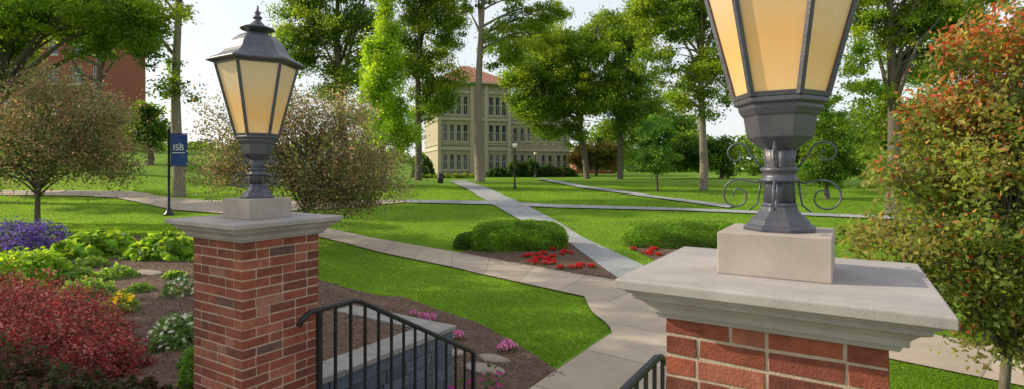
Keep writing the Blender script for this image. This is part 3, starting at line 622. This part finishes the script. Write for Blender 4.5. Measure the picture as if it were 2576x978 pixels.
for x,y,r,h in ((482,975,.10,.35),(478,925,.10,.2)):
    p=g(x,y); place_shrub('low_green_plant','small spreading green plant in mulch','plant',(p.x,p.y),(r,r*.8,h),500,.03,[(.12,.24,.04)],group='small plants in the mulch bed')
for x,Y_,r,h in ((1065,70,1.5,2.9),(1300,72,1.7,2.2),(1335,72,1.8,2.3),(1380,73,1.6,1.6),(1420,73,1.8,1.4),(1250,72,1.5,1.3)):
    place_shrub('foundation_shrub','rounded dark evergreen shrub against stone building','shrub',((x-1288)*Y_/F,Y_),(r,1.2,h),3500,.14,DARK,group='evergreen shrubs by the building')
for i,x in enumerate(range(1060,1200,22)):
    place_shrub('low_bright_shrub','low bright green shrub along building bed','shrub',((x-1288)*66/F,66+.3*(i%2)),(.75,.6,.55),900,.1,BRIGHT,group='low shrubs by the building')
def flower_mesh(col,r=.16,h=.16,n=150,leafc=((.08,.16,.03),(.11,.19,.04)),fr=.5,ps=.022):
    d=unit(rng.normal(size=(n,3)));d[:,2]=np.abs(d[:,2]);P=d*np.array([r,r,h])*rng.uniform(.5,1,(n,1))
    c=pick(leafc,n); fl=(d[:,2]>.35)&(rng.uniform(size=n)<fr); c[fl]=pick(col,fl.sum())*rng.uniform(.8,1.2,(fl.sum(),1)); P[fl,2]+=.02
    return quads_mesh('flower',leaf_quads(P,ps,1.2,.8),c,PETAL)
def scatter(me,name,label,pts,group,smin=.7,smax=1.3):
    for p in pts:
        o=bpy.data.objects.new(name,me); o.location=(p[0],p[1],float(gz(p[0],p[1]))+.01); o.rotation_euler=(0,0,random.uniform(0,6)); s=random.uniform(smin,smax); o.scale=(s,s,s)
        o['label']=label;o['category']='flower';o['group']=group; link(o)
red=flower_mesh([(.65,.02,.03),(.58,.04,.05)],.12,.10,130,fr=.7,ps=.025)
pts=[]
A=[g(1300,648),g(1420,622),g(1535,698),g(1350,668)]
for _ in range(40):
    a,b_=random.random(),random.random(); p=(A[0].lerp(A[1],a)).lerp(A[3].lerp(A[2],a),b_); pts.append((p.x,p.y))
scatter(red,'red_flower','small red bedding flower in mulch',pts,'red bedding flowers')
scatter(red,'red_flower','small red bedding flower in mulch',[(g(random.uniform(1590,1680),random.uniform(628,648))) for _ in range(9)],'red bedding flowers')
scatter(red,'red_flower','small red bedding flower in mulch',[(g(random.uniform(2400,2560),random.uniform(810,850))) for _ in range(6)],'red bedding flowers')
pink=flower_mesh([(.75,.14,.48),(.82,.36,.60)],.12,.15,150,fr=.75,ps=.02)
scatter(pink,'pink_flower','small pink flowering plant in mulch',[g(x,y) for x,y in ((1264,888),(1288,884),(1276,878),(1040,798),(1062,806),(1085,812),(1155,855),(1105,866))],'pink flowers beside the railing',.8,1.1)
mag=flower_mesh([(.68,.04,.36),(.62,.06,.45)],.13,.34,190,fr=.45,ps=.02)
scatter(mag,'magenta_flower','magenta flowering plant behind railing',[st(-3.55,4.3),st(-3.6,4.65),st(-3.7,5.0),st(-3.6,5.3),st(-3.75,4.45)],'magenta flowers behind the railing',.9,1.4)
def rock(loc,rx,ry,rz,label,name='flat_stone'):
    mb=MB(); n=9
    vs=[];a0=random.random()
    rr=[random.uniform(.8,1.15) for _ in range(n)]
    for z,s in ((0,1.0),(rz*.7,1.0),(rz,.92)):
        for j in range(n): t=a0+2*math.pi*j/n; vs.append((rx*rr[j]*s*math.cos(t),ry*rr[j]*s*math.sin(t),z+random.uniform(-.003,.003)))
    fs=[(i*n+j,i*n+(j+1)%n,(i+1)*n+(j+1)%n,(i+1)*n+j) for i in range(2) for j in range(n)]+[tuple(2*n+j for j in range(n))]
    mb.add(vs,fs); o=single(name,mb.mesh('rock',[mat('fieldstone',(.34,.285,.23),.9,noise=.4,nscale=9,bump=.6,bscale=40)]),label,'stone',Vector((loc[0],loc[1],float(gz(loc[0],loc[1]))+.012)),YAW,'flat stones in the beds')
    m=o.modifiers.new('b','BEVEL'); m.width=.006; m.segments=2
for x,y,rx,ry in ((1222,935,.34,.16),(1240,908,.26,.14),(1140,893,.2,.14),(375,690,.38,.16)):
    rock(g(x,y),rx,ry,.05,'flat tan fieldstone lying in mulch')

# ---------------- grass blades, clover flecks, mulch chips
def inside(P,poly):
    r=np.zeros(len(P),bool); n=len(poly); j=n-1
    for i in range(n):
        xi,yi=poly[i];xj,yj=poly[j]
        c=((yi>P[:,1])!=(yj>P[:,1]))&(P[:,0]<(xj-xi)*(P[:,1]-yi)/(yj-yi+1e-12)+xi); r^=c; j=i
    return r
n=620000; Yg=6.3+ (rng.uniform(0,1,n)**1.9)*42; Xg=rng.uniform(-1.0,1.0,n)*Yg
P=np.stack([Xg,Yg],1); ok=np.ones(n,bool)
for q in POLYS: ok&=~inside(P,q)
s_=.848*Xg-.53*Yg;t_=.53*Xg+.848*Yg; ok&=~((s_>-3.45)&(s_<.1)&(t_<9))
P=P[ok]; n=len(P)
z=gz(P[:,0],P[:,1]); a=rng.uniform(0,2*math.pi,n); sc=1+np.maximum(P[:,1]-14,0)/14; w=rng.uniform(.005,.010,n)*(1+P[:,1]/16); h=rng.uniform(.018,.038,n)*sc**.2
b0=np.stack([P[:,0]-np.cos(a)*w,P[:,1]-np.sin(a)*w,z-.003],1); b1=np.stack([P[:,0]+np.cos(a)*w,P[:,1]+np.sin(a)*w,z-.003],1)
tp=np.stack([P[:,0]+rng.normal(size=n)*.02,P[:,1]+rng.normal(size=n)*.02,z+h],1)
patch=(.95+.15*np.sin(P[:,0]*1.3+np.sin(P[:,1]*.9)*2)*np.cos(P[:,1]*1.1+P[:,0]*.4))[:,None]
col=pick([(.11,.22,.018),(.145,.265,.024),(.09,.19,.014),(.18,.29,.035)],n)*rng.uniform(.8,1.2,(n,1))*patch
cl=rng.uniform(size=n)<.010*(P[:,1]<22)*(patch[:,0]>.95); col[cl]=(.40,.45,.30)
structure('grass',quads_mesh('grass',np.stack([b0,b1,tp],1),col,LEAF,3),'stuff')
n=90000; Q=np.stack([rng.uniform(-12,5,n),rng.uniform(3.8,17,n)],1); ok=np.zeros(n,bool)
for q in POLYS[:3]: ok|=inside(Q,q)
Q=Q[ok];n=len(Q); PP=np.stack([Q[:,0],Q[:,1],gz(Q[:,0],Q[:,1])+.03+.0012*Q[:,1]],1)
q4=leaf_quads(PP,.02,2.5,.35); structure('mulch_chips',quads_mesh('chips',q4,pick([(.20,.125,.085),(.11,.068,.045),(.30,.21,.15),(.065,.042,.03)],n),mat('bark_chip',rough=.9,attr=True,noise=.2)),'stuff')

# ---------------- light
SUN_AZ=math.radians(-80); SUN_EL=math.radians(28)
w=bpy.data.worlds.new('World'); scene.world=w; w.use_nodes=True; nt=w.node_tree
sky=nt.nodes.new('ShaderNodeTexSky'); sky.sky_type='NISHITA'; sky.sun_disc=False; sky.sun_elevation=SUN_EL; sky.sun_rotation=SUN_AZ; sky.dust_density=2.0; sky.air_density=1.0; sky.ozone_density=1.0
# thin bright haze veiling the blue
hz=nt.nodes.new('ShaderNodeMix'); hz.data_type='RGBA'; hz.inputs[0].default_value=.62; hz.inputs[7].default_value=(7.9,8.0,8.1,1)
nt.links.new(sky.outputs[0],hz.inputs[6])
bg=nt.nodes['Background']; bg.inputs[1].default_value=.15; nt.links.new(hz.outputs[2],bg.inputs[0])
sd=bpy.data.lights.new('sun','SUN'); sd.energy=5.0; sd.angle=math.radians(.6); sd.color=(1,.88,.66)
so=bpy.data.objects.new('sun',sd); dv=Vector((math.sin(SUN_AZ)*math.cos(SUN_EL),math.cos(SUN_AZ)*math.cos(SUN_EL),math.sin(SUN_EL))); so.rotation_euler=dv.to_track_quat('Z','Y').to_euler(); so.location=dv*50; link(so)
# ---------------- camera
cd=bpy.data.cameras.new('camera'); co=bpy.data.objects.new('camera',cd); link(co); co.location=(0,0,0); co.rotation_euler=(math.pi/2,0,0)
cd.sensor_width=36; cd.lens=36*F/2576; cd.shift_y=-64/2576; cd.clip_end=5000; cd.clip_start=.05; scene.camera=co
